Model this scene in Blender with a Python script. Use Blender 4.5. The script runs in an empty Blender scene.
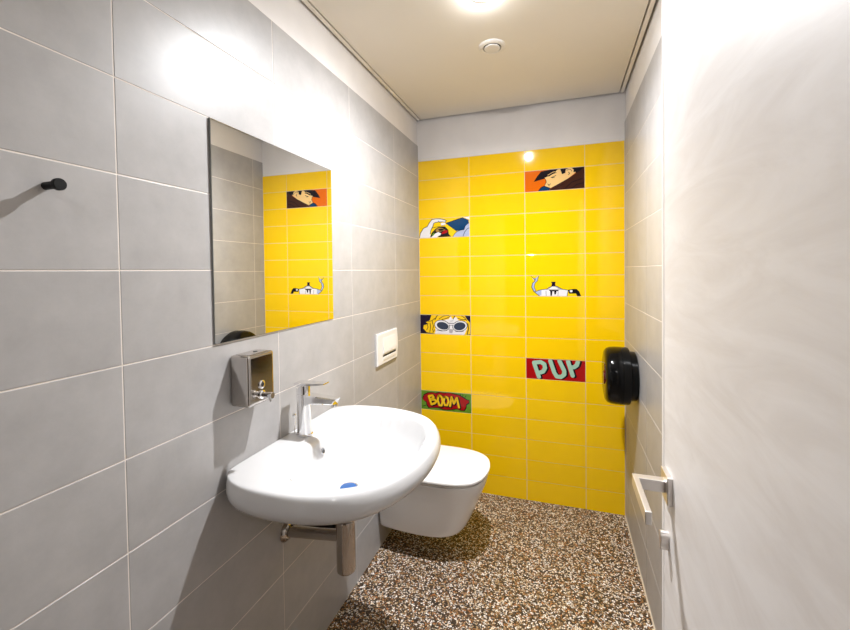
import bpy, bmesh, math, random
from mathutils import Vector, Matrix
random.seed(7)
PI = math.pi
COL = bpy.context.scene.collection

# ------------------------------------------------------------------ room measures (metres)
W, D, H = 1.2172, 2.5192, 2.371          # x: left wall -> right wall, y: doorway -> yellow wall, z up
GROW, GLEN, GOFF = 0.20128, 0.50262, 0.61194   # grey tiles: row height, length, first joint on the left wall
GTOP = 11 * GROW
YROW = 0.12416
YTOP = 17 * YROW
YCOLS = [0.0, 0.3369, 0.6745, 1.0095, W]

# ------------------------------------------------------------------ materials
def new_mat(name):
    m = bpy.data.materials.new(name); m.use_nodes = True
    nt = m.node_tree
    return m, nt, nt.nodes['Principled BSDF']

def plain(name, col, rough=0.5, metal=0.0, coat=0.0, noise=0.0, nscale=30.0, bump=0.0, spec=0.5):
    m, nt, b = new_mat(name)
    b.inputs['Base Color'].default_value = (*col, 1)
    b.inputs['Roughness'].default_value = rough
    b.inputs['Metallic'].default_value = metal
    b.inputs['Coat Weight'].default_value = coat
    b.inputs['Coat Roughness'].default_value = 0.04
    b.inputs['Specular IOR Level'].default_value = spec
    if noise or bump:
        tc = nt.nodes.new('ShaderNodeTexCoord')
        n = nt.nodes.new('ShaderNodeTexNoise'); n.inputs['Scale'].default_value = nscale
        n.inputs['Detail'].default_value = 6
        nt.links.new(tc.outputs['Object'], n.inputs['Vector'])
        if noise:
            r = nt.nodes.new('ShaderNodeValToRGB')
            r.color_ramp.elements[0].position = 0.3; r.color_ramp.elements[1].position = 0.7
            r.color_ramp.elements[0].color = (*[c * (1 - noise) for c in col], 1)
            r.color_ramp.elements[1].color = (*[min(1, c * (1 + noise)) for c in col], 1)
            nt.links.new(n.outputs['Fac'], r.inputs['Fac'])
            nt.links.new(r.outputs['Color'], b.inputs['Base Color'])
        if bump:
            bp = nt.nodes.new('ShaderNodeBump'); bp.inputs['Strength'].default_value = bump
            bp.inputs['Distance'].default_value = 0.002
            nt.links.new(n.outputs['Fac'], bp.inputs['Height'])
            nt.links.new(bp.outputs['Normal'], b.inputs['Normal'])
    return m

def tile_material(name, col, rough, mottling, isl, mscale, bump, wave=0.0):
    """glazed / stoneware tile: cloudy tone plus a small tone step from tile to tile"""
    m, nt, b = new_mat(name); N = nt.nodes.new; L = nt.links.new
    tc = N('ShaderNodeTexCoord'); geo = N('ShaderNodeNewGeometry')
    n1 = N('ShaderNodeTexNoise'); n1.inputs['Scale'].default_value = mscale; n1.inputs['Detail'].default_value = 8
    n1.inputs['Roughness'].default_value = 0.65
    L(tc.outputs['Object'], n1.inputs['Vector'])
    mr = N('ShaderNodeMapRange'); mr.inputs['From Min'].default_value = 0.3; mr.inputs['From Max'].default_value = 0.7
    mr.inputs['To Min'].default_value = 1 - mottling; mr.inputs['To Max'].default_value = 1 + mottling
    L(n1.outputs['Fac'], mr.inputs['Value'])
    mi = N('ShaderNodeMapRange'); mi.inputs['To Min'].default_value = 1 - isl; mi.inputs['To Max'].default_value = 1 + isl
    L(geo.outputs['Random Per Island'], mi.inputs['Value'])
    mu = N('ShaderNodeMath'); mu.operation = 'MULTIPLY'
    L(mr.outputs['Result'], mu.inputs[0]); L(mi.outputs['Result'], mu.inputs[1])
    mx = N('ShaderNodeVectorMath'); mx.operation = 'SCALE'; mx.inputs[0].default_value = col
    L(mu.outputs['Value'], mx.inputs['Scale'])
    L(mx.outputs['Vector'], b.inputs['Base Color'])
    b.inputs['Roughness'].default_value = rough; b.inputs['Specular IOR Level'].default_value = 0.42
    n2 = N('ShaderNodeTexNoise'); n2.inputs['Scale'].default_value = 260 if not wave else 14
    n2.inputs['Detail'].default_value = 2
    L(tc.outputs['Object'], n2.inputs['Vector'])
    bp = N('ShaderNodeBump'); bp.inputs['Strength'].default_value = bump; bp.inputs['Distance'].default_value = wave or 0.0006
    L(n2.outputs['Fac'], bp.inputs['Height']); L(bp.outputs['Normal'], b.inputs['Normal'])
    return m

def terrazzo_material():
    m, nt, b = new_mat('terrazzo'); N = nt.nodes.new; L = nt.links.new
    tc = N('ShaderNodeTexCoord')
    nz = N('ShaderNodeTexNoise'); nz.inputs['Scale'].default_value = 60
    L(tc.outputs['Object'], nz.inputs['Vector'])
    add = N('ShaderNodeMixRGB'); add.blend_type = 'LINEAR_LIGHT'; add.inputs['Fac'].default_value = 0.006
    L(tc.outputs['Object'], add.inputs['Color1']); L(nz.outputs['Color'], add.inputs['Color2'])
    v = N('ShaderNodeTexVoronoi'); v.inputs['Scale'].default_value = 165
    L(add.outputs['Color'], v.inputs['Vector'])
    sep = N('ShaderNodeSeparateColor'); L(v.outputs['Color'], sep.inputs['Color'])
    r = N('ShaderNodeValToRGB'); r.color_ramp.interpolation = 'CONSTANT'
    cols = [(0.0, (0.010, 0.006, 0.004)), (0.20, (0.075, 0.036, 0.015)), (0.34, (0.30, 0.15, 0.05)), (0.45, (0.03, 0.018, 0.010)),
            (0.53, (0.48, 0.31, 0.15)), (0.63, (0.80, 0.66, 0.48)), (0.76, (0.95, 0.90, 0.84)), (0.93, (0.45, 0.17, 0.04))]
    els = r.color_ramp.elements
    els[0].position, els[0].color = cols[0][0], (*cols[0][1], 1)
    els[1].position, els[1].color = cols[1][0], (*cols[1][1], 1)
    for p, c in cols[2:]:
        e = els.new(p); e.color = (*c, 1)
    L(sep.outputs[0], r.inputs['Fac'])
    ve = N('ShaderNodeTexVoronoi'); ve.feature = 'DISTANCE_TO_EDGE'; ve.inputs['Scale'].default_value = 165
    L(add.outputs['Color'], ve.inputs['Vector'])
    mr = N('ShaderNodeMapRange'); mr.inputs['From Min'].default_value = 0.04; mr.inputs['From Max'].default_value = 0.13
    L(ve.outputs['Distance'], mr.inputs['Value'])
    mix = N('ShaderNodeMixRGB'); mix.inputs['Color1'].default_value = (0.055, 0.030, 0.014, 1)
    L(mr.outputs['Result'], mix.inputs['Fac']); L(r.outputs['Color'], mix.inputs['Color2'])
    L(mix.outputs['Color'], b.inputs['Base Color'])
    b.inputs['Roughness'].default_value = 0.38
    return m

def door_material():
    m, nt, b = new_mat('door_laminate'); N = nt.nodes.new; L = nt.links.new
    tc = N('ShaderNodeTexCoord')
    mp = N('ShaderNodeMapping'); mp.inputs['Rotation'].default_value = (math.radians(38), 0, 0)
    mp.inputs['Scale'].default_value = (3.0, 1.5, 6.5)
    L(tc.outputs['Object'], mp.inputs['Vector'])
    n = N('ShaderNodeTexNoise'); n.inputs['Scale'].default_value = 2.6; n.inputs['Detail'].default_value = 9
    n.inputs['Roughness'].default_value = 0.62; n.inputs['Distortion'].default_value = 0.9
    L(mp.outputs['Vector'], n.inputs['Vector'])
    r = N('ShaderNodeValToRGB')
    r.color_ramp.elements[0].position = 0.36; r.color_ramp.elements[0].color = (0.765, 0.715, 0.68, 1)
    r.color_ramp.elements[1].position = 0.62; r.color_ramp.elements[1].color = (0.85, 0.81, 0.785, 1)
    L(n.outputs['Fac'], r.inputs['Fac']); L(r.outputs['Color'], b.inputs['Base Color'])
    b.inputs['Roughness'].default_value = 0.5
    return m

def emitter(name, col, strength):
    m, nt, b = new_mat(name)
    b.inputs['Base Color'].default_value = (1, 1, 1, 1)
    b.inputs['Emission Color'].default_value = (*col, 1)
    b.inputs['Emission Strength'].default_value = strength
    return m

M = dict(
    grey=tile_material('grey_stoneware', (0.405, 0.388, 0.378), 0.37, 0.085, 0.03, 11, 0.08),
    yellow=tile_material('yellow_glaze', (0.95, 0.585, 0.003), 0.06, 0.02, 0.02, 5, 0.10, 0.0015),
    grout=plain('pale_grout', (0.80, 0.73, 0.66), 0.8),
    grout_y=plain('wall_grout', (0.74, 0.62, 0.50), 0.8),
    plaster=plain('white_plaster', (0.80, 0.765, 0.74), 0.8, noise=0.03, nscale=8, bump=0.04),
    ceiling=plain('cream_ceiling', (0.83, 0.775, 0.685), 0.55, noise=0.015, nscale=3),
    hall=plain('hall_darkened', (0.13, 0.10, 0.08), 0.7),  # unseen hall walls, coloured dark to darken the chrome's reflections
    trim=plain('cream_trim', (0.86, 0.81, 0.73), 0.5),
    dark=plain('dark_gap', (0.012, 0.010, 0.008), 0.9),
    caulk=plain('beige_caulk', (0.60, 0.50, 0.38), 0.7),
    floor=terrazzo_material(),
    door=door_material(),
    door_edge=plain('door_edge_band', (0.84, 0.80, 0.77), 0.45),
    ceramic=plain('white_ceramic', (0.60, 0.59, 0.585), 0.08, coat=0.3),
    ceramic_wc=plain('toilet_ceramic', (0.88, 0.86, 0.84), 0.08, coat=0.3),
    plastic=plain('white_plastic', (0.83, 0.81, 0.78), 0.3),
    vent=plain('vent_plastic', (0.80, 0.76, 0.70), 0.45),
    chrome=plain('chrome', (0.86, 0.86, 0.87), 0.07, metal=1.0),
    steel=plain('polished_steel', (0.55, 0.52, 0.49), 0.12, metal=1.0),
    trapc=plain('chrome_floor_tint', (0.50, 0.455, 0.415), 0.10, metal=1.0),  # brown floor reflection put into the chrome's base colour
    satin=plain('satin_nickel', (0.78, 0.75, 0.72), 0.32, metal=1.0),
    mirror=plain('mirror_silver', (0.93, 0.94, 0.93), 0.0, metal=1.0),
    mirror_edge=plain('mirror_edge', (0.25, 0.26, 0.25), 0.3),
    blackp=plain('black_plastic', (0.003, 0.003, 0.003), 0.12, spec=0.2),
    blackm=plain('black_metal', (0.005, 0.005, 0.005), 0.5, spec=0.2),
    smoked=plain('red_window', (0.10, 0.008, 0.006), 0.1),
    blue=plain('blue_plug', (0.004, 0.075, 0.27), 0.15),
    hole=plain('dark_hole', (0.02, 0.02, 0.02), 0.7),
    lamp=emitter('lamp_glow', (0.965, 0.985, 1.02), 500),
    hallfill=emitter('hall_fill_glow', (0.98, 0.97, 0.97), 14),
)
INK = {k: plain('ink_' + k, c, 0.08, spec=0.22) for k, c in dict(
    yellow=(0.90, 0.58, 0.004), black=(0.008, 0.006, 0.010), white=(0.78, 0.74, 0.74), skin=(0.86, 0.56, 0.22), orange=(0.74, 0.14, 0.004),
    brown=(0.050, 0.016, 0.010), navy=(0.004, 0.045, 0.13), blue=(0.008, 0.09, 0.26), lilac=(0.40, 0.44, 0.60), red=(0.38, 0.005, 0.006),
    green=(0.12, 0.27, 0.02), mint=(0.36, 0.56, 0.42), gold=(0.90, 0.55, 0.01), slate=(0.035, 0.045, 0.075), ochre=(0.35, 0.20, 0.05),
    dusk=(0.012, 0.006, 0.022), grey=(0.42, 0.38, 0.38)).items()}

# ------------------------------------------------------------------ object helpers
def link(name, bm, mats, parent=None, smooth=None, recalc=True, wn=True):
    if recalc: bmesh.ops.recalc_face_normals(bm, faces=bm.faces[:])
    me = bpy.data.meshes.new(name); bm.to_mesh(me); bm.free()
    for m in (mats if isinstance(mats, (list, tuple)) else [mats]): me.materials.append(m)
    if smooth is not None:
        for p in me.polygons: p.use_smooth = True
        me.set_sharp_from_angle(angle=math.radians(smooth))
    o = bpy.data.objects.new(name, me); COL.objects.link(o)
    if smooth is not None and wn:
        k = o.modifiers.new('weighted', 'WEIGHTED_NORMAL'); k.keep_sharp = True; k.weight = 90
    if parent:
        o.parent = parent
        o.matrix_parent_inverse = Matrix.Translation(-parent_world(parent))
    return o

def parent_world(p):
    v = Vector(p.location)
    return v                                     # every thing's root carries the only offset

def thing(name, label, cat, loc):
    o = bpy.data.objects.new(name, None); COL.objects.link(o)
    o.location = loc; o.empty_display_size = 0.05
    o['label'] = label; o['category'] = cat
    return o

def struct(o, label=None):
    o['kind'] = 'structure'
    if label: o['label'] = label
    return o

def bx(bm, lo, hi, bev=0.0, seg=2, mi=0):
    t = bmesh.new()
    bmesh.ops.create_cube(t, size=1)
    lo, hi = Vector(lo), Vector(hi)
    for v in t.verts:
        v.co = Vector(((v.co[i] + .5) * (hi[i] - lo[i]) + lo[i]) for i in range(3))
    if bev: bmesh.ops.bevel(t, geom=t.edges[:], offset=bev, segments=seg, profile=0.6, affect='EDGES')
    for f in t.faces: f.material_index = mi
    merge(bm, t)

def merge(bm, t):
    me = bpy.data.meshes.new('tmp'); t.to_mesh(me); t.free(); bm.from_mesh(me); bpy.data.meshes.remove(me)

def frame(axis):
    a = Vector(axis).normalized()
    u = Vector((0, 0, 1)) if abs(a.z) < 0.9 else Vector((1, 0, 0))
    u = (u - a * u.dot(a)).normalized()
    return a, u, a.cross(u)

def lathe(bm, origin, axis, prof, n=40, mi=0):
    """prof: (radius, distance along axis)"""
    a, u, w = frame(axis); o = Vector(origin); rings = []
    for r, d in prof:
        if r < 1e-6: rings.append([bm.verts.new(o + a * d)])
        else: rings.append([bm.verts.new(o + a * d + (u * math.cos(2 * PI * k / n) + w * math.sin(2 * PI * k / n)) * r) for k in range(n)])
    stitch(bm, rings, mi)

def stitch(bm, rings, mi=0, cap0=True, cap1=True):
    for A, B in zip(rings, rings[1:]):
        n = max(len(A), len(B))
        for k in range(n):
            q = []
            for v in (A[k % len(A)], A[(k + 1) % len(A)], B[(k + 1) % len(B)], B[k % len(B)]):
                if v not in q: q.append(v)
            if len(q) > 2:
                f = bm.faces.new(q); f.material_index = mi
    if cap0 and len(rings[0]) > 2: bm.faces.new(rings[0][::-1]).material_index = mi
    if cap1 and len(rings[-1]) > 2: bm.faces.new(rings[-1]).material_index = mi

def loft(bm, rings, mi=0, cap0=True, cap1=True):
    stitch(bm, [[bm.verts.new(p) for p in r] for r in rings], mi, cap0, cap1)

def tube(bm, pts, r, n=20, mi=0):
    pts = [Vector(p) for p in pts]; rings = []
    for i, p in enumerate(pts):
        d = (pts[min(i + 1, len(pts) - 1)] - pts[max(i - 1, 0)])
        a, u, w = frame(d)
        rings.append([p + (u * math.cos(2 * PI * k / n) + w * math.sin(2 * PI * k / n)) * r for k in range(n)])
    loft(bm, rings, mi)

def smooth_outline(ctrl, n, corner=True):
    """half outline (x, half-width) from the back centre to the front centre, resampled by length on a Catmull-Rom curve"""
    P = [Vector(c) for c in ctrl]; dense = []
    for i in range(len(P) - 1):
        p1, p2 = P[i], P[i + 1]
        p0 = P[i - 1] if i > (1 if corner else 0) else (p1 + (p1 - p2) * 0.3 if corner else Vector((P[1].x, -P[1].y)))     # keep the corner at the wall crisp
        p3 = P[i + 2] if i + 2 < len(P) else Vector((P[i].x, -P[i].y))
        if i == 0 and corner:
            dense += [p1.lerp(p2, k / 20) for k in range(20)]; continue
        for k in range(20):
            t = k / 20
            dense.append(0.5 * ((2 * p1) + (p2 - p0) * t + (2 * p0 - 5 * p1 + 4 * p2 - p3) * t * t + (3 * p1 - p0 - 3 * p2 + p3) * t ** 3))
    dense.append(P[-1])
    L = [0]
    for a, b in zip(dense, dense[1:]): L.append(L[-1] + (b - a).length)
    out = []
    for k in range(n + 1):
        s = L[-1] * k / n; j = 0
        while j < len(L) - 2 and L[j + 1] < s: j += 1
        t = (s - L[j]) / max(1e-9, L[j + 1] - L[j]); out.append(dense[j].lerp(dense[j + 1], t))
    return out

def full(half, yc, z, s=1.0, sx=None, x0=0.0):
    sx = s if sx is None else sx
    a = [(x0 + (p.x - x0) * sx, yc + p.y * s, z) for p in half]
    b = [(x0 + (p.x - x0) * sx, yc - p.y * s, z) for p in half[1:-1]][::-1]
    return [Vector(q) for q in a + b]

# ------------------------------------------------------------------ tiled walls
def tiles(bm, O, U, V, Nn, us, vs, joint, h, mi, skip=(), ulo=None):
    """bevelled tiles between the joint lines us x vs on the plane O + u U + v V, proud by h along Nn"""
    O, U, V, Nn = map(Vector, (O, U, V, Nn)); g = joint / 2; c = 0.0009
    for i in range(len(us) - 1):
        for j in range(len(vs) - 1):
            if (i, j) in skip: continue
            u0, u1, v0, v1 = us[i] + g, us[i + 1] - g, vs[j] + g, vs[j + 1] - g
            rings = []
            for e, k in ((0, 0), (0, h - c * .7), (c * .4, h - c * .2), (c, h)):
                rings.append([O + U * a + V * b + Nn * k for a, b in ((u0 + e, v0 + e), (u1 - e, v0 + e), (u1 - e, v1 - e), (u0 + e, v1 - e))])
            loft(bm, rings, mi, cap0=False)

gv = [k * GROW for k in range(12)]
T = 0.004                                       # tile face stands this far off the plaster
def grey_wall(name, x_plane, nx, first, y0, y1):
    us = [y0] + [first + k * GLEN for k in range(-3, 8) if y0 + .02 < first + k * GLEN < y1 - .005] + [y1]
    bm = bmesh.new()
    xb = x_plane - nx * T
    bx(bm, (min(xb, xb - nx * .1), y0, 0), (max(xb, xb - nx * .1), y1, H + .03), mi=2)
    bx(bm, (min(xb, x_plane - nx * .0009), y0, 0), (max(xb, x_plane - nx * .0009), y1, GTOP), mi=1)
    tiles(bm, (x_plane - nx * .0009, 0, 0), (0, 1, 0), (0, 0, 1), (nx, 0, 0), us, gv, .0028, .0009, 0)
    return struct(link(name, bm, [M['grey'], M['grout'], M['plaster']], recalc=True))
grey_wall('wall_left', 0.0, 1, GOFF, -0.1, D + .006)
grey_wall('wall_right', W, -1, 0.41, -0.1, D + .006)

# yellow end wall, with openings where the six printed tiles sit
PRINTED = dict(hand=(0, 3), hat=(2, 1), pan=(2, 6), shades=(0, 8), pup=(2, 10), boom=(0, 12))
yv = [k * YROW for k in range(18)]
bm = bmesh.new()
bx(bm, (-.1, D + T, 0), (W + .1, D + .1, H + .03), mi=2)
bx(bm, (-.004, D + .0016, 0), (W + .004, D + T, YTOP), mi=1)
tiles(bm, (0, D + .0016, 0), (1, 0, 0), (0, 0, 1), (0, -1, 0), [0.0012] + YCOLS[1:-1] + [W - .0012], yv, .0026, .0016, 0,
      skip={(c, 16 - r) for c, r in PRINTED.values()})
struct(link('wall_back', bm, [M['yellow'], M['grout_y'], M['plaster']]))

# wall with the doorway the photograph is taken from, and the passage behind it
bm = bmesh.new()
DX0, DX1, DZ = 0.22, 1.098, 2.09
bx(bm, (0, -.1, 0), (DX0, -.0, H + .03)); bx(bm, (DX1, -.1, 0), (W, 0, H + .03)); bx(bm, (DX0, -.1, DZ), (DX1, 0, H + .03))
struct(link('wall_front', bm, M['plaster']))
bm = bmesh.new(); bx(bm, (-.8, -1.6, 0), (2.0, -1.5, H + .03)); struct(link('wall_passage', bm, M['hall']))
bm = bmesh.new(); bx(bm, (-.9, -1.6, 0), (-.8, -.1, H + .03)); struct(link('wall_passage_left', bm, M['hall']))
bm = bmesh.new(); bx(bm, (2.0, -1.6, 0), (2.1, -.1, H + .03)); struct(link('wall_passage_right', bm, M['hall']))
bm = bmesh.new(); bx(bm, (-.8, -.1, 0), (-.104, -.0, H + .03)); bx(bm, (W + .104, -.1, 0), (2.0, 0, H + .03))
struct(link('wall_passage_front', bm, M['plaster']))

bm = bmesh.new(); bx(bm, (-.9, -1.6, -.08), (2.1, D + .1, 0)); struct(link('floor', bm, M['floor']))

# ceiling panel, its edge strips and the shadow gaps between them
bm = bmesh.new(); bx(bm, (.030, .002, H), (W - .030, D - .020, H + .016)); struct(link('ceiling', bm, M['ceiling']))
bm = bmesh.new(); bx(bm, (-.9, -1.6, H + .03), (2.1, D + .1, H + .08)); struct(link('ceiling_void', bm, M['dark']))
bm = bmesh.new(); bx(bm, (-.8, -1.5, H), (2.0, -.1, H + .03)); struct(link('ceiling_passage', bm, M['plaster']))
for i, (a, b) in enumerate((((.006, 0, H - .001), (.0235, D - .012, H + .02)), ((W - .0235, 0, H - .001), (W - .006, D - .012, H + .02)))):
    bm = bmesh.new(); bx(bm, a, b, .0012, 2); struct(link('trim_%d' % (i + 1), bm, M['trim']))
# caulk bead along the foot of the right wall
bm = bmesh.new()
loft(bm, [[(W, y, 0), (W - .005, y, 0), (W - .003, y, .003), (W, y, .005)] for y in (.0, D)])
struct(link('trim_3', bm, M['caulk']))

# ------------------------------------------------------------------ door, standing open along the right wall
dr = bpy.data.objects.new('door_1', None); COL.objects.link(dr); dr['kind'] = 'structure'
dr['label'] = 'pale streaky door leaf standing open in front of the right wall'
dr.location = (1.052, .830, 0)
bm = bmesh.new(); bx(bm, (1.052, .036, .008), (1.092, .827, 2.06), .0015, 2)
link('door_leaf', bm, M['door'], dr)
bm = bmesh.new(); bx(bm, (1.0512, .816, .008), (1.0925, .830, 2.06), .0012, 2)
link('edge_band', bm, M['door_edge'], dr)
bm = bmesh.new(); bx(bm, (1.044, .756, 1.005), (1.0525, .803, 1.052), .0012, 2)
hd = link('door_handle', bm, M['satin'], dr)
bm = bmesh.new()
bx(bm, (1.004, .772, 1.019), (1.046, .788, 1.039), .001, 2)
bx(bm, (.996, .667, 1.019), (1.005, .788, 1.039), .0012, 2)
lv = link('lever', bm, M['satin'], hd)
bm = bmesh.new()
loft(bm, [[(x, .786 + a * k, .928 + b * k) for a, b in [(math.cos(t * PI / 8) * .0085, .010 + math.sin(t * PI / 8) * .0085) for t in range(0, 9)] + [(-.0045, -.012), (.0045, -.012)]] for x, k in ((1.053, 1), (1.040, 1), (1.039, .93))])
link('lock_cylinder', bm, M['satin'], dr, smooth=35)

# ------------------------------------------------------------------ mirror
mr = thing('mirror', 'frameless square mirror on the grey wall above the washbasin', 'mirror', (0, 1.155, 1.215))
def mirror_x(y, z): return .0025 + .0026 * (1 - (y - .851) / .6) + .0016 * (z - 1.211) / .6
def slab(bm, e, t0, t1):
    c = [(.851 + e, 1.211 + e), (1.451 - e, 1.211 + e), (1.451 - e, 1.811 - e), (.851 + e, 1.811 - e)]
    loft(bm, [[Vector((.0005 if t0 is None else mirror_x(y, z) + t0, y, z)) for y, z in c], [Vector((mirror_x(y, z) + t1, y, z)) for y, z in c]])
bm = bmesh.new(); slab(bm, 0, None, -.0006); link('backing', bm, M['mirror_edge'], mr)
bm = bmesh.new(); slab(bm, .0006, -.0006, 0); link('glass', bm, M['mirror'], mr)

# ------------------------------------------------------------------ coat hook
hk = thing('coat_hook', 'small black peg hook on the grey tiles left of the mirror', 'hook', (0, .486, 1.561))
bm = bmesh.new(); lathe(bm, (0, .486, 1.561), (1, 0, 0), [(0, 0), (.0070, 0), (.0070, .031), (.0070, .032)], 28)
link('peg', bm, M['blackm'], hk, smooth=40)
bm = bmesh.new(); lathe(bm, (0, .486, 1.561), (1, 0, 0), [(.0068, .0305), (.0103, .0315), (.0108, .033), (.0108, .0395), (.0100, .041), (0, .041)], 32)
link('knob', bm, M['blackm'], hk, smooth=40)

# ------------------------------------------------------------------ soap dispenser
sd = thing('soap_dispenser', 'polished steel soap dispenser box on the wall below the mirror', 'soap dispenser', (0, .952, 1.027))
bm = bmesh.new(); bx(bm, (.0005, .902, 1.027), (.066, 1.008, 1.171), .010, 5); link('housing', bm, M['steel'], sd, smooth=40)
bm = bmesh.new(); bx(bm, (.012, .914, 1.1695), (.058, .990, 1.1725), .0012, 2)
fc = link('filler_cap', bm, M['steel'], sd, smooth=40)
bm = bmesh.new(); lathe(bm, (.036, .964, 1.172), (0, 0, 1), [(0.006, 0), (.006, .0015), (.003, .002), (0, .002)], 20); link('cap_lock', bm, M['hole'], fc, smooth=40)
bm = bmesh.new(); lathe(bm, (.0655, .952, 1.082), (1, 0, 0), [(.012, 0), (.012, .003), (.010, .004), (.0085, .0045), (0, .0045)], 28)
sg = link('sight_ring', bm, M['chrome'], sd, smooth=40)
bm = bmesh.new(); lathe(bm, (.0699, .952, 1.082), (1, 0, 0), [(.006, 0), (.006, .0006), (0, .0006)], 24); link('sight_glass', bm, M['hole'], sg, smooth=40)
bm = bmesh.new()
lathe(bm, (.0655, .952, 1.053), (1, 0, 0), [(.0125, 0), (.0125, .004), (.0085, .006), (.0075, .022), (.0095, .024), (.0095, .036), (.0085, .038), (0, .038)], 28)
tube(bm, [(.094, .952, 1.053), (.094, .952, 1.036)], .0035, 14)
link('push_valve', bm, M['chrome'], sd, smooth=40)

# ------------------------------------------------------------------ washbasin
YB, ZB = 1.157, .858
wb = thing('washbasin', 'white ceramic washbasin with a curved front hung on the grey wall', 'washbasin', (0, YB, .68))
O = smooth_outline([(0.0005, 0), (0.0005, .278), (.045, .322), (.11, .342), (.20, .348), (.30, .337), (.40, .295), (.465, .22), (.503, .115), (.514, 0)], 26)
I = smooth_outline([(.122, 0), (.126, .105), (.145, .19), (.19, .248), (.265, .272), (.345, .256), (.415, .195), (.452, .10), (.462, 0)], 26, corner=False)
def mid(t, z): return [Vector((a.x + (b.x - a.x) * t, a.y + (b.y - a.y) * t, z)) for a, b in zip(full(O, YB, 0), full(I, YB, 0))]
rings = []
for s, z in ((.24, .691), (.38, .696), (.52, .707), (.64, .723), (.765, .744), (.86, .761), (.94, .779), (.985, .797), (1.0, .815), (.996, .833), (.986, .847), (.976, .854)):
    rings.append(full(O, YB, z, s, sx=.12 + .88 * s if s < .9 else s, x0=.0005))
rings.append(full(O, YB, .8572, .963, sx=.967, x0=.0005))
rings.append(mid(.30, .8582)); rings.append(mid(.70, .8572)); rings.append(mid(.92, .853))
c = Vector((.245, 0))
for s, z in ((1.0, .845), (.965, .828), (.91, .798), (.83, .765), (.69, .738), (.46, .722), (.22, .7165), (.09, .715)):
    rings.append([Vector((c.x + (p.x - c.x) * s, YB + (p.y - YB) * s, z)) for p in full(I, YB, 0)])
bm = bmesh.new(); loft(bm, rings)
body = link('basin_body', bm, M['ceramic'], wb, smooth=60, wn=False)
ss = body.modifiers.new('smooth', 'SUBSURF'); ss.levels = 2; ss.render_levels = 2
# overflow opening in the back of the bowl, waste in its floor
bm = bmesh.new(); lathe(bm, (.1345, 1.150, .815), (.93, 0, .36), [(.0075, 0), (.0098, .0005), (.0102, .0015), (.0095, .0022), (.0085, .0018)], 28)
ov = link('overflow_ring', bm, M['chrome'], wb, smooth=40)
bm = bmesh.new(); lathe(bm, (.1345, 1.150, .815), (.93, 0, .36), [(.0088, .0005), (.0088, .0018), (0, .0018)], 24); link('overflow_hole', bm, M['hole'], ov)
bm = bmesh.new(); lathe(bm, (.238, 1.132, .7145), (0, 0, 1), [(.020, 0), (.0335, .0015), (.0345, .003), (.033, .0042), (.029, .003), (.020, .002)], 36)
wr = link('waste_ring', bm, M['chrome'], wb, smooth=40)
bm = bmesh.new(); lathe(bm, (.238, 1.132, .7150), (0, 0, 1), [(.026, 0), (.0275, .003), (.026, .0055), (.015, .007), (0, .0075)], 36)
link('waste_plug', bm, M['blue'], wr, smooth=50)

# ------------------------------------------------------------------ faucet
FX, FY = .060, 1.160
fa = thing('faucet', 'chrome single lever mixer tap standing on the washbasin deck', 'faucet', (FX, FY, ZB))
bm = bmesh.new(); lathe(bm, (FX, FY, ZB), (0, 0, 1), [(0, .0), (.0285, 0), (.0285, .004), (.0262, .006), (0, .006)], 40)
link('base_ring', bm, M['chrome'], fa, smooth=40)
def rr(cx, cy, hx, hy, z, rad, n=6):
    pts = []
    for sx, sy, a0 in ((1, 1, 0), (-1, 1, 90), (-1, -1, 180), (1, -1, 270)):
        for k in range(n + 1):
            a = math.radians(a0 + 90 * k / n)
            pts.append(Vector((cx + sx * (hx - rad) + rad * math.cos(a), cy + sy * (hy - rad) + rad * math.sin(a), z)))
    return pts
bm = bmesh.new()
loft(bm, [rr(FX + dx, FY, hx, hy, z, r) for dx, hx, hy, z, r in ((0, .025, .0235, ZB + .005, .0225), (0, .0225, .021, ZB + .03, .0195), (-.001, .0215, .020, ZB + .09, .018), (-.002, .022, .0205, ZB + .125, .018), (-.002, .0225, .021, ZB + .136, .018), (-.002, .021, .0195, ZB + .138, .017))])
link('column', bm, M['chrome'], fa, smooth=40)
bm = bmesh.new()
def sec(x, zt, zb, hy):
    b = .0035
    return [Vector((x - (.010 if zt < ZB + .132 and z < (zt + zb) / 2 else 0), FY + y, z)) for y, z in ((-hy + b, zb), (hy - b, zb), (hy, zb + b), (hy, zt - b), (hy - b, zt), (-hy + b, zt), (-hy, zt - b), (-hy, zb + b))]
loft(bm, [sec(x, zt, zb, hy) for x, zt, zb, hy in ((FX + .012, ZB + .1375, ZB + .100, .0205), (FX + .035, ZB + .1365, ZB + .108, .0205), (FX + .075, ZB + .1345, ZB + .112, .0195), (FX + .115, ZB + .1325, ZB + .1125, .018), (FX + .128, ZB + .131, ZB + .1135, .017))])
spt = link('spout', bm, M['chrome'], fa, smooth=30)
bm = bmesh.new(); lathe(bm, (FX + .114, FY, ZB + .1135), (0, 0, -1), [(.0125, 0), (.0125, .008), (.0105, .0085), (.0095, .004), (0, .004)], 28); link('aerator', bm, M['chrome'], spt, smooth=40)
bm = bmesh.new()
loft(bm, [rr(FX - .002, FY, hx, hx * .95, z, .0175) for hx, z in ((.0195, ZB + .137), (.0215, ZB + .140), (.0215, ZB + .166), (.020, ZB + .168))])
hdp = link('lever_head', bm, M['chrome'], fa, smooth=40)
bm = bmesh.new()
loft(bm, [[Vector((x, FY + y, z + k)) for y, k in ((-w, 0), (w, 0), (w, t), (-w, t))] for x, z, w, t in ((FX - .024, ZB + .168, .0205, .008), (FX + .02, ZB + .1685, .0205, .008), (FX + .06, ZB + .172, .0185, .0055), (FX + .086, ZB + .1755, .0165, .004))])
link('lever', bm, M['chrome'], hdp)
bm = bmesh.new()
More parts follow.
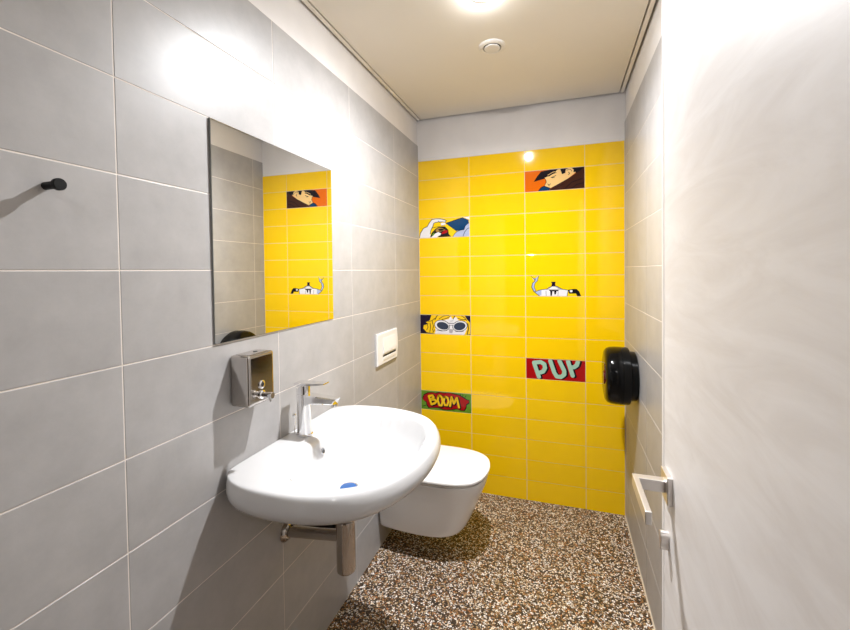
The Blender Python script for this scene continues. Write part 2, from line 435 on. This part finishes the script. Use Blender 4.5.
tube(bm, [(FX - .040, FY, ZB + .0), (FX - .040, FY, ZB + .056)], .0018, 12); lathe(bm, (FX - .040, FY, ZB + .054), (0, 0, 1), [(0, 0), (.005, .001), (.006, .006), (.004, .011), (0, .012)], 16)
link('plug_rod', bm, M['chrome'], fa, smooth=40)

# ------------------------------------------------------------------ bottle trap
TX, TY = .226, 1.130
bt = thing('bottle_trap', 'chrome bottle trap hanging under the washbasin with a pipe to the wall', 'drain trap', (TX, TY, .451))
bm = bmesh.new(); lathe(bm, (TX, TY, .451), (0, 0, 1), [(0, 0), (.026, 0), (.0292, .003), (.0298, .006), (.0298, .162), (.0285, .165), (.0, .166)], 48)
link('cup', bm, M['trapc'], bt, smooth=40)
bm = bmesh.new(); lathe(bm, (TX, TY, .614), (0, 0, 1), [(.019, 0), (.019, .076), (0, .076)], 32); link('tailpiece', bm, M['trapc'], bt, smooth=40)
bm = bmesh.new(); tube(bm, [(.002, TY, .533), (TX - .02, TY, .558)], .016, 28); link('waste_pipe', bm, M['trapc'], bt, smooth=40)
bm = bmesh.new(); lathe(bm, (.0005, TY, .533), (1, 0, 0), [(.0325, 0), (.0322, .003), (.027, .010), (.0185, .014), (.0165, .014)], 40); link('wall_rose', bm, M['trapc'], bt, smooth=40)

hs = thing('supply_hose', 'black hose behind the chrome waste pipe under the washbasin', 'hose', (.003, 1.172, .541))
hp = [(.003, 1.172, .543), (.05, 1.172, .547), (.11, 1.172, .552), (.165, 1.172, .560), (.190, 1.176, .585), (.195, 1.178, .63), (.195, 1.178, .694)]
bm = bmesh.new(); tube(bm, hp, .0095, 20); link('hose_sleeve', bm, M['blackm'], hs, smooth=50)
bm = bmesh.new(); lathe(bm, (.0005, 1.172, .543), (1, 0, 0), [(0, 0), (.013, 0), (.013, .012), (.0096, .014), (0, .014)], 6); link('hose_nut', bm, M['trapc'], hs)

# ------------------------------------------------------------------ toilet
YT = 1.985
wc = thing('toilet', 'white wall-hung toilet with its lid closed beyond the washbasin', 'toilet', (0, YT, .12))
TO = smooth_outline([(0.0008, 0), (0.0008, .172), (.06, .186), (.16, .197), (.28, .201), (.39, .193), (.47, .165), (.515, .115), (.533, .055), (.538, 0)], 24)
bm = bmesh.new()
rings = []
for s, sx, z in ((.50, .50, .120), (.71, .70, .120), (.755, .755, .1225), (.785, .785, .131), (.82, .825, .165), (.87, .88, .235), (.915, .93, .305), (.955, .98, .36), (.965, .985, .388), (.96, .98, .394), (.90, .93, .395)):
    rings.append(full(TO, YT, z, s, sx, .0008))
loft(bm, rings); o = link('bowl', bm, M['ceramic_wc'], wc, smooth=60, wn=False)
ss = o.modifiers.new('smooth', 'SUBSURF'); ss.levels = 2; ss.render_levels = 2
bm = bmesh.new()
loft(bm, [full(TO, YT, z, s, s2, .0) for s, s2, z in ((.92, .94, .3952), (.955, .97, .396), (.965, .975, .400), (.955, .97, .404), (.92, .94, .4045))]); link('seat_ring', bm, M['plastic'], wc, smooth=45)
bm = bmesh.new()
LO = [Vector((max(p.x, .055), p.y)) for p in TO]
loft(bm, [full(LO, YT, z, s, s2, .055) for s, s2, z in ((.95, .96, .4075), (.995, .997, .4095), (1.0, 1.0, .413), (.995, .998, .4195), (.98, .988, .4225), (.8, .8, .4235), (.3, .3, .424))]); link('lid', bm, M['plastic'], wc, smooth=45)
for s in (-1, 1):
    bm = bmesh.new(); tube(bm, [(.042, YT + s * .075 - .018, .414), (.042, YT + s * .075 + .018, .414)], .010, 20); link('hinge', bm, M['chrome'], wc, smooth=40)
bm = bmesh.new(); bx(bm, (.006, YT - .07, .388), (.03, YT + .07, .392)); bm.free()

# ------------------------------------------------------------------ flush plate
fp = thing('flush_plate', 'white flush plate on the grey wall above the toilet', 'flush plate', (0, 1.978, .92))
bm = bmesh.new()
def plate_ring(x, e):
    y0, y1, z0, z1 = 1.838 + e, 2.106 - e, .927 + e, 1.088 - e
    p = [(y0, z0), (y1 - .01, z0)]
    p += [(y1 - .010 + .012 * math.sin(PI * k / 10), z0 + (z1 - z0) * k / 10) for k in range(1, 10)]
    p += [(y1 - .01, z1), (y0, z1)]
    return [Vector((x, a, b)) for a, b in p]
loft(bm, [plate_ring(.0005, .002), plate_ring(.009, 0), plate_ring(.012, .002), plate_ring(.0135, .006)])
link('cover', bm, M['plastic'], fp, smooth=30)
bm = bmesh.new()
ys0, ys1 = 1.905, 2.068
prof = [(.0130, 1.052), (.0205, 1.046), (.0165, 1.012), (.0120, .992), (.0128, .985)]
prof = [(.0132, 1.060), (.0150, 1.058), (.0170, 1.030), (.0200, 1.002), (.0215, .990), (.0205, .982), (.0132, .980)]
loft(bm, [[Vector((x, y, z)) for x, z in prof] for y in (ys0, ys1)]); link('flush_button', bm, M['plastic'], fp, smooth=40)
bm = bmesh.new(); bx(bm, (.0130, 1.900, .9635), (.0142, 2.070, .9725), .0004, 1); link('finger_slot', bm, M['hole'], fp)
bm = bmesh.new(); bx(bm, (.0130, 1.905, .947), (.0165, 2.066, .9625), .0015, 2); link('stop_button', bm, M['plastic'], fp, smooth=40)

# ------------------------------------------------------------------ paper dispenser on the right wall
PY, PZ = 2.180, .879
pd = thing('paper_dispenser', 'round glossy black paper dispenser on the right wall', 'paper dispenser', (W, PY, .73))
bm = bmesh.new(); lathe(bm, (W - .0005, PY, PZ), (-1, 0, 0), [(0, 0), (.112, 0), (.117, .004), (.119, .030), (.118, .034), (0, .034)], 64); link('back_plate', bm, M['blackp'], pd, smooth=40)
bm = bmesh.new(); lathe(bm, (W - .0305, PY, PZ), (-1, 0, 0), [(0.11, 0), (.130, 0), (.1355, .003), (.1375, .010), (.1385, .036), (0.1385, .0365), (.137, .0375), (.137, .039), (.1385, .040), (.1385, .062), (.136, .085), (.130, .099), (.118, .108), (.095, .112), (0, .113)], 72)
cv = link('cover', bm, M['blackp'], pd, smooth=30)
bm = bmesh.new()
a = []
for x, k in ((W - .1400, 1.0), (W - .1465, .95), (W - .1480, .8)):
    a.append([Vector((x, PY - .035 + .030 * k * math.cos(2 * PI * i / 28), PZ - .005 + .034 * k * math.sin(2 * PI * i / 28))) for i in range(28)])
loft(bm, a); link('window', bm, M['smoked'], cv, smooth=40)
bm = bmesh.new(); lathe(bm, (W - .068, PY - .004, PZ - .1375), (0, 0, -1), [(.006, 0), (.006, .004), (.004, .006), (0, .006)], 18); link('lock', bm, M['blackp'], cv, smooth=40)

# ------------------------------------------------------------------ ceiling vent and lamps
cvn = thing('ceiling_vent', 'round white vent valve in the ceiling beyond the lamp', 'vent', (.600, 1.80, H))
bm = bmesh.new(); lathe(bm, (.600, 1.80, H), (0, 0, -1), [(.036, 0), (.058, 0), (.058, .002), (.053, .006), (.044, .008), (.0395, .008), (.037, .004), (.036, 0)], 56); link('outer_ring', bm, M['vent'], cvn, smooth=40)
bm = bmesh.new(); lathe(bm, (.600, 1.80, H), (0, 0, -1), [(0.010, -.0), (.010, .005), (.030, .006), (.0335, .008), (.033, .011), (.028, .0125), (0, .013)], 48); link('valve_disc', bm, M['vent'], cvn, smooth=40)
bm = bmesh.new(); lathe(bm, (.600, 1.80, H - .0008), (0, 0, -1), [(.0385, 0), (.0385, .0006), (0, .0006)], 40); link('throat', bm, M['hole'], cvn)
def downlight(name, label, x, y, mat, r):
    dl = thing(name, label, 'lamp', (x, y, H))
    bm = bmesh.new(); lathe(bm, (x, y, H), (0, 0, -1), [(r, 0), (r + .014, 0), (r + .014, .002), (r + .010, .004), (r + .001, .005), (r, .003)], 48); link('trim_ring', bm, M['vent'], dl, smooth=40)
    bm = bmesh.new(); lathe(bm, (x, y, H - .001), (0, 0, -1), [(r * .995 * math.cos(t * PI / 16), .004 + r * .22 * math.sin(t * PI / 16)) for t in range(8)] + [(0, .004 + r * .22)], 40); link('bulb', bm, mat, dl, smooth=60)
    return dl
LAMP = downlight('ceiling_lamp', 'small bright round lamp in the ceiling in front of the vent', .620, 1.455, M['lamp'], .024)
sp = bpy.data.lights.new('beam', 'SPOT'); sp.energy = 38; sp.color = (0.965, 0.985, 1.02); sp.spot_size = math.radians(168); sp.spot_blend = 1.0
sp.shadow_soft_size = .022
so = bpy.data.objects.new('beam', sp); COL.objects.link(so); so.parent = LAMP; so.location = (0, 0, -.014)
downlight('passage_fill', 'unseen round fill light added in the passage ceiling outside the doorway', .90, -.75, M['hallfill'], .12)  # unseen fill light, added to brighten the room through the doorway

# ------------------------------------------------------------------ printed tiles
def tile_art(name, key, label, corners, bg, shapes):
    """corners: top-left, top-right, bottom-right, bottom-left in the drawing's own units; shapes are (ink, [points]) fills
    or (ink, [points], width) strokes, printed one over the other"""
    ci, r = PRINTED[key]
    g = .0013
    x0, x1 = max(YCOLS[ci], .0012) + g, YCOLS[ci + 1] - g
    z1, z0 = YTOP - r * YROW - g, YTOP - (r + 1) * YROW + g
    t = thing(name, label, 'tile', ((x0 + x1) / 2, D, z0))
    (ax, ay), (bx_, by), (cx, cy), (dx, dy) = corners
    def uv(p):
        u = (p[0] - (ax + dx) / 2) / ((bx_ + cx) / 2 - (ax + dx) / 2)
        top = ay + (by - ay) * u; bot = dy + (cy - dy) * u
        v = (bot - p[1]) / (bot - top)
        return min(1, max(0, u)), min(1, max(0, v))
    inks = [bg]
    bm = bmesh.new()
    bx(bm, (x0, D, z0), (x1, D + .0016, z1), .0004, 1)
    base = link('glazed_body', bm, INK[bg], t)
    bm = bmesh.new(); layer = [0]
    S = ((x1 - x0) / ((bx_ + cx - ax - dx) / 2))
    def put(ps, ink):
        if ink not in inks: inks.append(ink)
        y = D - .00004 - layer[0] * .00003
        vs = []
        for p in ps:
            q = Vector((min(x1 - .0004, max(x0 + .0004, p[0])), y, min(z1 - .0004, max(z0 + .0004, p[1]))))
            if not vs or (q - vs[-1].co).length > 1e-5: vs.append(bm.verts.new(q))
        if len(vs) > 2 and (vs[0].co - vs[-1].co).length < 1e-5: bm.verts.remove(vs.pop())
        if len(vs) < 3: return
        try: f = bm.faces.new(vs)
        except ValueError: return
        f.material_index = inks.index(ink)
        f.normal_update()
        if f.normal.y > 0: f.normal_flip()
    for sh in shapes:
        layer[0] += 1
        P = [(x0 + (x1 - x0) * u, z0 + (z1 - z0) * v) for u, v in map(uv, sh[1])]
        if len(sh) == 2: put(P, sh[0])
        else:
            w = sh[2] * S / 2
            for (px, pz), (qx, qz) in zip(P, P[1:]):
                L = math.hypot(qx - px, qz - pz)
                if L < 1e-6: continue
                nx, nz = -(qz - pz) / L * w, (qx - px) / L * w
                put([(px + nx, pz + nz), (px - nx, pz - nz), (qx - nx, qz - nz), (qx + nx, qz + nz)], sh[0])
            layer[0] += .5
            for px, pz in P:
                put([(px + w * math.cos(k * PI / 5), pz + w * math.sin(k * PI / 5)) for k in range(10)], sh[0])
    bmesh.ops.triangulate(bm, faces=[f for f in bm.faces if len(f.verts) > 4])
    o = link('printed_picture', bm, [INK[i] for i in inks], t, recalc=False)
    return t

def ell(cx, cy, rx, ry, rot=0, n=22):
    c, s = math.cos(math.radians(rot)), math.sin(math.radians(rot))
    return [(cx + rx * math.cos(2 * PI * k / n) * c - ry * math.sin(2 * PI * k / n) * s, cy + rx * math.cos(2 * PI * k / n) * s + ry * math.sin(2 * PI * k / n) * c) for k in range(n)]

hand = [(70, 460), (85, 390), (130, 322), (185, 298), (215, 245), (250, 197), (310, 183), (380, 185), (440, 200), (460, 214), (445, 236), (400, 230), (350, 230), (300, 240), (280, 252), (265, 300), (240, 345), (228, 400), (235, 460)]
tile_art('decor_tile', 'hand', 'printed wall tile with a pale hand and a dark blue wedge', [(65, 192), (778, 157), (778, 453), (65, 463)], 'yellow', [
    ('white', hand), ('black', hand[:-1], 9), ('white', [(378, 250), (440, 238), (452, 272), (392, 286)]), ('black', [(378, 250), (345, 215)], 6),
    ('black', [(452, 272), (392, 286)], 5), ('black', [(262, 318), (310, 306), (360, 300)], 7),
    ('black', [(225, 455), (250, 390), (300, 335), (360, 298), (440, 298), (488, 350), (492, 410), (525, 450), (360, 455), (300, 440)]),
    ('ochre', [(305, 350), (350, 312), (410, 325), (445, 350), (380, 372), (315, 378)]), ('black', [(340, 340), (380, 330), (440, 335), (400, 362), (360, 362)]),
    ('red', [(385, 398), (440, 350), (482, 360), (470, 392), (405, 412)]), ('white', [(235, 462), (300, 400), (345, 380), (385, 400), (375, 425), (340, 440), (325, 462)]),
    ('green', [(255, 410), (285, 385), (290, 410), (262, 440)]),
    ('navy', [(452, 250), (690, 168), (770, 205), (772, 270), (700, 352), (598, 368)]), ('black', [(452, 250), (690, 168)], 8), ('black', [(452, 250), (598, 368)], 6),
    ('lilac', [(555, 455), (575, 410), (605, 378), (660, 355), (712, 352), (720, 305), (745, 270), (778, 250), (778, 456)]), ('white', [(700, 165), (778, 157), (778, 200)]),
    ('black', [(550, 458), (575, 410), (605, 378), (660, 357), (706, 352)], 7), ('black', [(690, 455), (712, 390), (745, 345), (775, 325)], 7), ('black', [(706, 352), (722, 300), (748, 268), (776, 250)], 6)])

tile_art('decor_tile', 'hat', 'printed wall tile with a man in a dark hat on orange', [(60, 132), (788, 86), (788, 345), (62, 390)], 'orange', [
    ('black', [(172, 262), (215, 195), (265, 133), (370, 60), (480, 60), (560, 60), (690, 60), (700, 150), (560, 190), (360, 215), (310, 225), (250, 240)]),
    ('skin', [(306, 215), (365, 190), (430, 152), (470, 112), (500, 108), (522, 172), (562, 158), (566, 118), (602, 98), (640, 100), (662, 122), (652, 178), (592, 228), (500, 280), (372, 345), (318, 325), (312, 300), (330, 268), (322, 236)]),
    ('brown', [(350, 420), (420, 325), (500, 278), (600, 222), (700, 152), (788, 80), (800, 80), (800, 420)]),
    ('black', [(665, 60), (800, 60), (730, 138), (692, 158), (660, 158)]), ('skin', [(640, 150), (690, 148), (650, 182)]),
    ('navy', [(232, 378), (262, 340), (300, 318), (340, 330), (376, 342), (360, 372)]), ('black', [(232, 376), (262, 336), (302, 316), (376, 342)], 9),
    ('black', [(360, 194), (408, 165), (450, 150)], 9), ('skin', [(350, 180), (400, 150), (432, 138)], 7), ('black', [(388, 212), (420, 200), (446, 188)], 8), ('black', [(400, 214), (430, 212)], 7),
    ('black', [(306, 215), (324, 240), (330, 268), (312, 300)], 7), ('black', [(345, 290), (368, 300), (382, 288)], 6), ('black', [(350, 305), (376, 316)], 5),
    ('black', [(580, 128), (600, 112), (628, 118), (640, 140)], 6), ('black', [(600, 150), (612, 165), (600, 180)], 8),
    ('black', [(372, 350), (500, 282), (600, 226), (660, 186)], 6), ('black', [(560, 345), (640, 270), (760, 230)], 9), ('black', [(640, 345), (700, 300), (780, 280)], 9), ('black', [(430, 345), (540, 295)], 5)])

tile_art('decor_tile', 'pan', 'printed wall tile with a steaming silver pan', [(62, 128), (792, 124), (792, 384), (65, 384)], 'yellow', [
    ('lilac', [(135, 136), (180, 165), (228, 132), (216, 190), (182, 220), (170, 268), (194, 318), (168, 326), (140, 272), (150, 222), (178, 192)]),
    ('black', [(135, 136), (178, 172), (180, 196), (150, 222), (140, 272), (166, 326)], 8), ('black', [(228, 132), (216, 190), (184, 220), (172, 268), (194, 318)], 7), ('black', [(186, 150), (190, 185)], 5),
    ('white', [(172, 332), (250, 306), (330, 296), (520, 298), (592, 308), (578, 382), (236, 382)]),
    ('lilac', [(180, 335), (262, 308), (264, 372), (232, 380)]), ('grey', [(318, 304), (352, 274), (402, 254), (450, 258), (505, 288), (525, 304)]), ('white', [(345, 296), (400, 266), (440, 268), (475, 296)]),
    ('black', [(352, 306), (478, 306), (470, 322), (452, 322), (440, 362), (424, 362), (420, 324), (400, 324), (392, 380), (376, 380), (372, 322)]),
    ('dusk', [(380, 204), (442, 204), (434, 226), (440, 256), (388, 256), (394, 226)]),
    ('black', [(172, 332), (250, 306), (330, 294), (402, 254), (450, 258), (520, 296), (592, 308)], 8), ('black', [(172, 332), (236, 382)], 8), ('black', [(592, 308), (578, 382)], 6), ('black', [(320, 320), (322, 378)], 5), ('black', [(470, 325), (468, 378)], 4),
    ('black', [(588, 304), (640, 294), (690, 292), (722, 320), (746, 380), (700, 382), (684, 348), (604, 352)]), ('white', ell(628, 320, 17, 14))])

hair = [(90, 132), (795, 145), (795, 412), (90, 396)]
tile_art('decor_tile', 'shades', 'printed wall tile with a blonde woman in white sunglasses', [(88, 132), (795, 143), (795, 412), (88, 396)], 'dusk', [
    ('gold', [(170, 240), (230, 205), (250, 136), (720, 142), (745, 190), (790, 240), (790, 400), (735, 412), (300, 400), (240, 390), (180, 380), (130, 325), (140, 280), (210, 262)]),
    ('white', [(292, 398), (310, 360), (300, 245), (330, 215), (440, 205), (500, 190), (525, 150), (545, 190), (600, 158), (630, 205), (740, 225), (745, 330), (710, 412)]),
    ('black', [(300, 200), (330, 150), (340, 136)], 11), ('black', [(360, 190), (420, 150), (500, 140)], 8), ('black', [(400, 200), (470, 180), (520, 150)], 9), ('black', [(560, 190), (580, 150)], 12), ('black', [(625, 180), (690, 200), (735, 195)], 9), ('black', [(680, 145), (720, 175), (745, 210)], 10),
    ('black', [(190, 262), (200, 310), (180, 350)], 8), ('black', [(230, 250), (238, 300), (225, 380)], 9), ('black', [(262, 225), (280, 290), (265, 350)], 9), ('black', [(270, 380), (292, 345)], 10), ('black', [(205, 225), (262, 215), (300, 180)], 8), ('dusk', [(770, 143), (795, 143), (795, 240), (770, 215)]), ('black', [(760, 250), (770, 320), (750, 400)], 12), ('black', [(180, 190), (185, 215)], 7),
    ('black', ell(402, 282, 112, 78, 12)), ('white', ell(402, 282, 104, 70, 12)), ('black', ell(652, 288, 106, 78, -12)), ('white', ell(652, 288, 98, 70, -12)),
    ('black', [(490, 258), (565, 258)], 24), ('white', [(485, 262), (570, 262)], 14), ('black', [(500, 280), (560, 280)], 5), ('black', [(520, 220), (560, 215)], 5),
    ('slate', ell(412, 286, 86, 52, 14)), ('slate', ell(648, 290, 82, 56, -10)),
    ('grey', [(500, 330), (505, 385), (545, 388), (560, 335)]), ('black', [(330, 352), (400, 360), (470, 352)], 5), ('black', [(585, 366), (700, 362)], 5)])

tile_art('decor_tile', 'boom', 'printed wall tile with yellow BOOM lettering on a red burst', [(100, 140), (806, 184), (802, 450), (106, 400)], 'green', (lambda blob, let: [
    ('black', [(x + (10 if x > 450 else -10), y + (10 if y > 290 else -10)) for x, y in blob]), ('red', blob)]
    + [('black', [(x + 10, y + 8) for x, y in s], 48) for s in let] + [('black', [(120, 365), (165, 352)], 8), ('black', [(655, 180), (662, 205)], 8), ('black', [(690, 185), (692, 210)], 8), ('black', [(735, 205), (720, 228)], 8), ('black', [(560, 418), (572, 432)], 10)]
    + [('gold', s, 28) for s in let])(
    [(128, 255), (150, 205), (205, 178), (270, 172), (320, 185), (370, 168), (430, 180), (500, 172), (560, 188), (640, 205), (700, 240), (740, 268), (768, 272), (772, 300), (735, 325), (728, 375), (700, 412), (640, 405), (600, 385), (540, 400), (470, 405), (420, 402), (360, 378), (290, 378), (215, 380), (185, 340), (180, 300), (135, 280)],
    [[(212, 222), (250, 338)], [(212, 222), (265, 210), (282, 235), (235, 272), (295, 268), (322, 290), (300, 318), (250, 338)],
     [(350, 215), (340, 280), (362, 345), (392, 350), (408, 300), (398, 235), (372, 212), (350, 215)],
     [(436, 232), (424, 290), (440, 342), (470, 345), (492, 295), (482, 245), (456, 228), (436, 232)],
     [(512, 355), (535, 230), (566, 318), (608, 240), (636, 370)]]))

tile_art('decor_tile', 'pup', 'printed wall tile with pale green PUP lettering on red', [(75, 96), (790, 133), (786, 388), (75, 335)], 'red', (lambda let:
    [('black', [(x + 24, y + 8) for x, y in s], 50) for s in let] + [('mint', s, 50) for s in let])(
    [[(172, 150), (232, 322)], [(172, 150), (255, 142), (300, 170), (308, 215), (285, 258), (222, 275)],
     [(372, 128), (420, 270), (450, 318), (500, 325), (540, 295), (540, 250), (482, 128)],
     [(585, 132), (640, 310)], [(618, 210), (660, 205), (690, 180), (702, 138)]]))

# ------------------------------------------------------------------ world, camera, view
w = bpy.data.worlds.new('World'); bpy.context.scene.world = w; w.use_nodes = True
w.node_tree.nodes['Background'].inputs['Color'].default_value = (0.9, 0.88, 0.85, 1)
w.node_tree.nodes['Background'].inputs['Strength'].default_value = 0.05

cam = bpy.data.cameras.new('camera'); co = bpy.data.objects.new('camera', cam); COL.objects.link(co)
cam.sensor_fit = 'HORIZONTAL'; cam.sensor_width = 36; cam.lens = 408.736 / 850 * 36
cam.shift_y = -(315 - 280.96) / 850; cam.clip_start = 0.01
pitch, roll, yaw = -0.022929, 0.013399, 0.322535
R = Matrix.Rotation(yaw, 3, 'Z') @ Matrix.Rotation(pitch, 3, 'X') @ Matrix.Rotation(roll, 3, 'Y')
r, f, u = R.col[0], R.col[1], R.col[2]
m = Matrix(((r.x, u.x, -f.x), (r.y, u.y, -f.y), (r.z, u.z, -f.z)))
co.matrix_world = Matrix.Translation((.88063, 0, 1.3977)) @ m.to_4x4()
sc = bpy.context.scene; sc.camera = co
sc.view_settings.view_transform = 'Standard'; sc.view_settings.look = 'None'
sc.view_settings.exposure = 2.1; sc.view_settings.gamma = 1.0; sc.view_settings.use_curve_mapping = False
sc.cycles.use_denoising = True
sc.cycles.max_bounces = 12; sc.cycles.diffuse_bounces = 3; sc.cycles.glossy_bounces = 6
sc.cycles.sample_clamp_indirect = 8
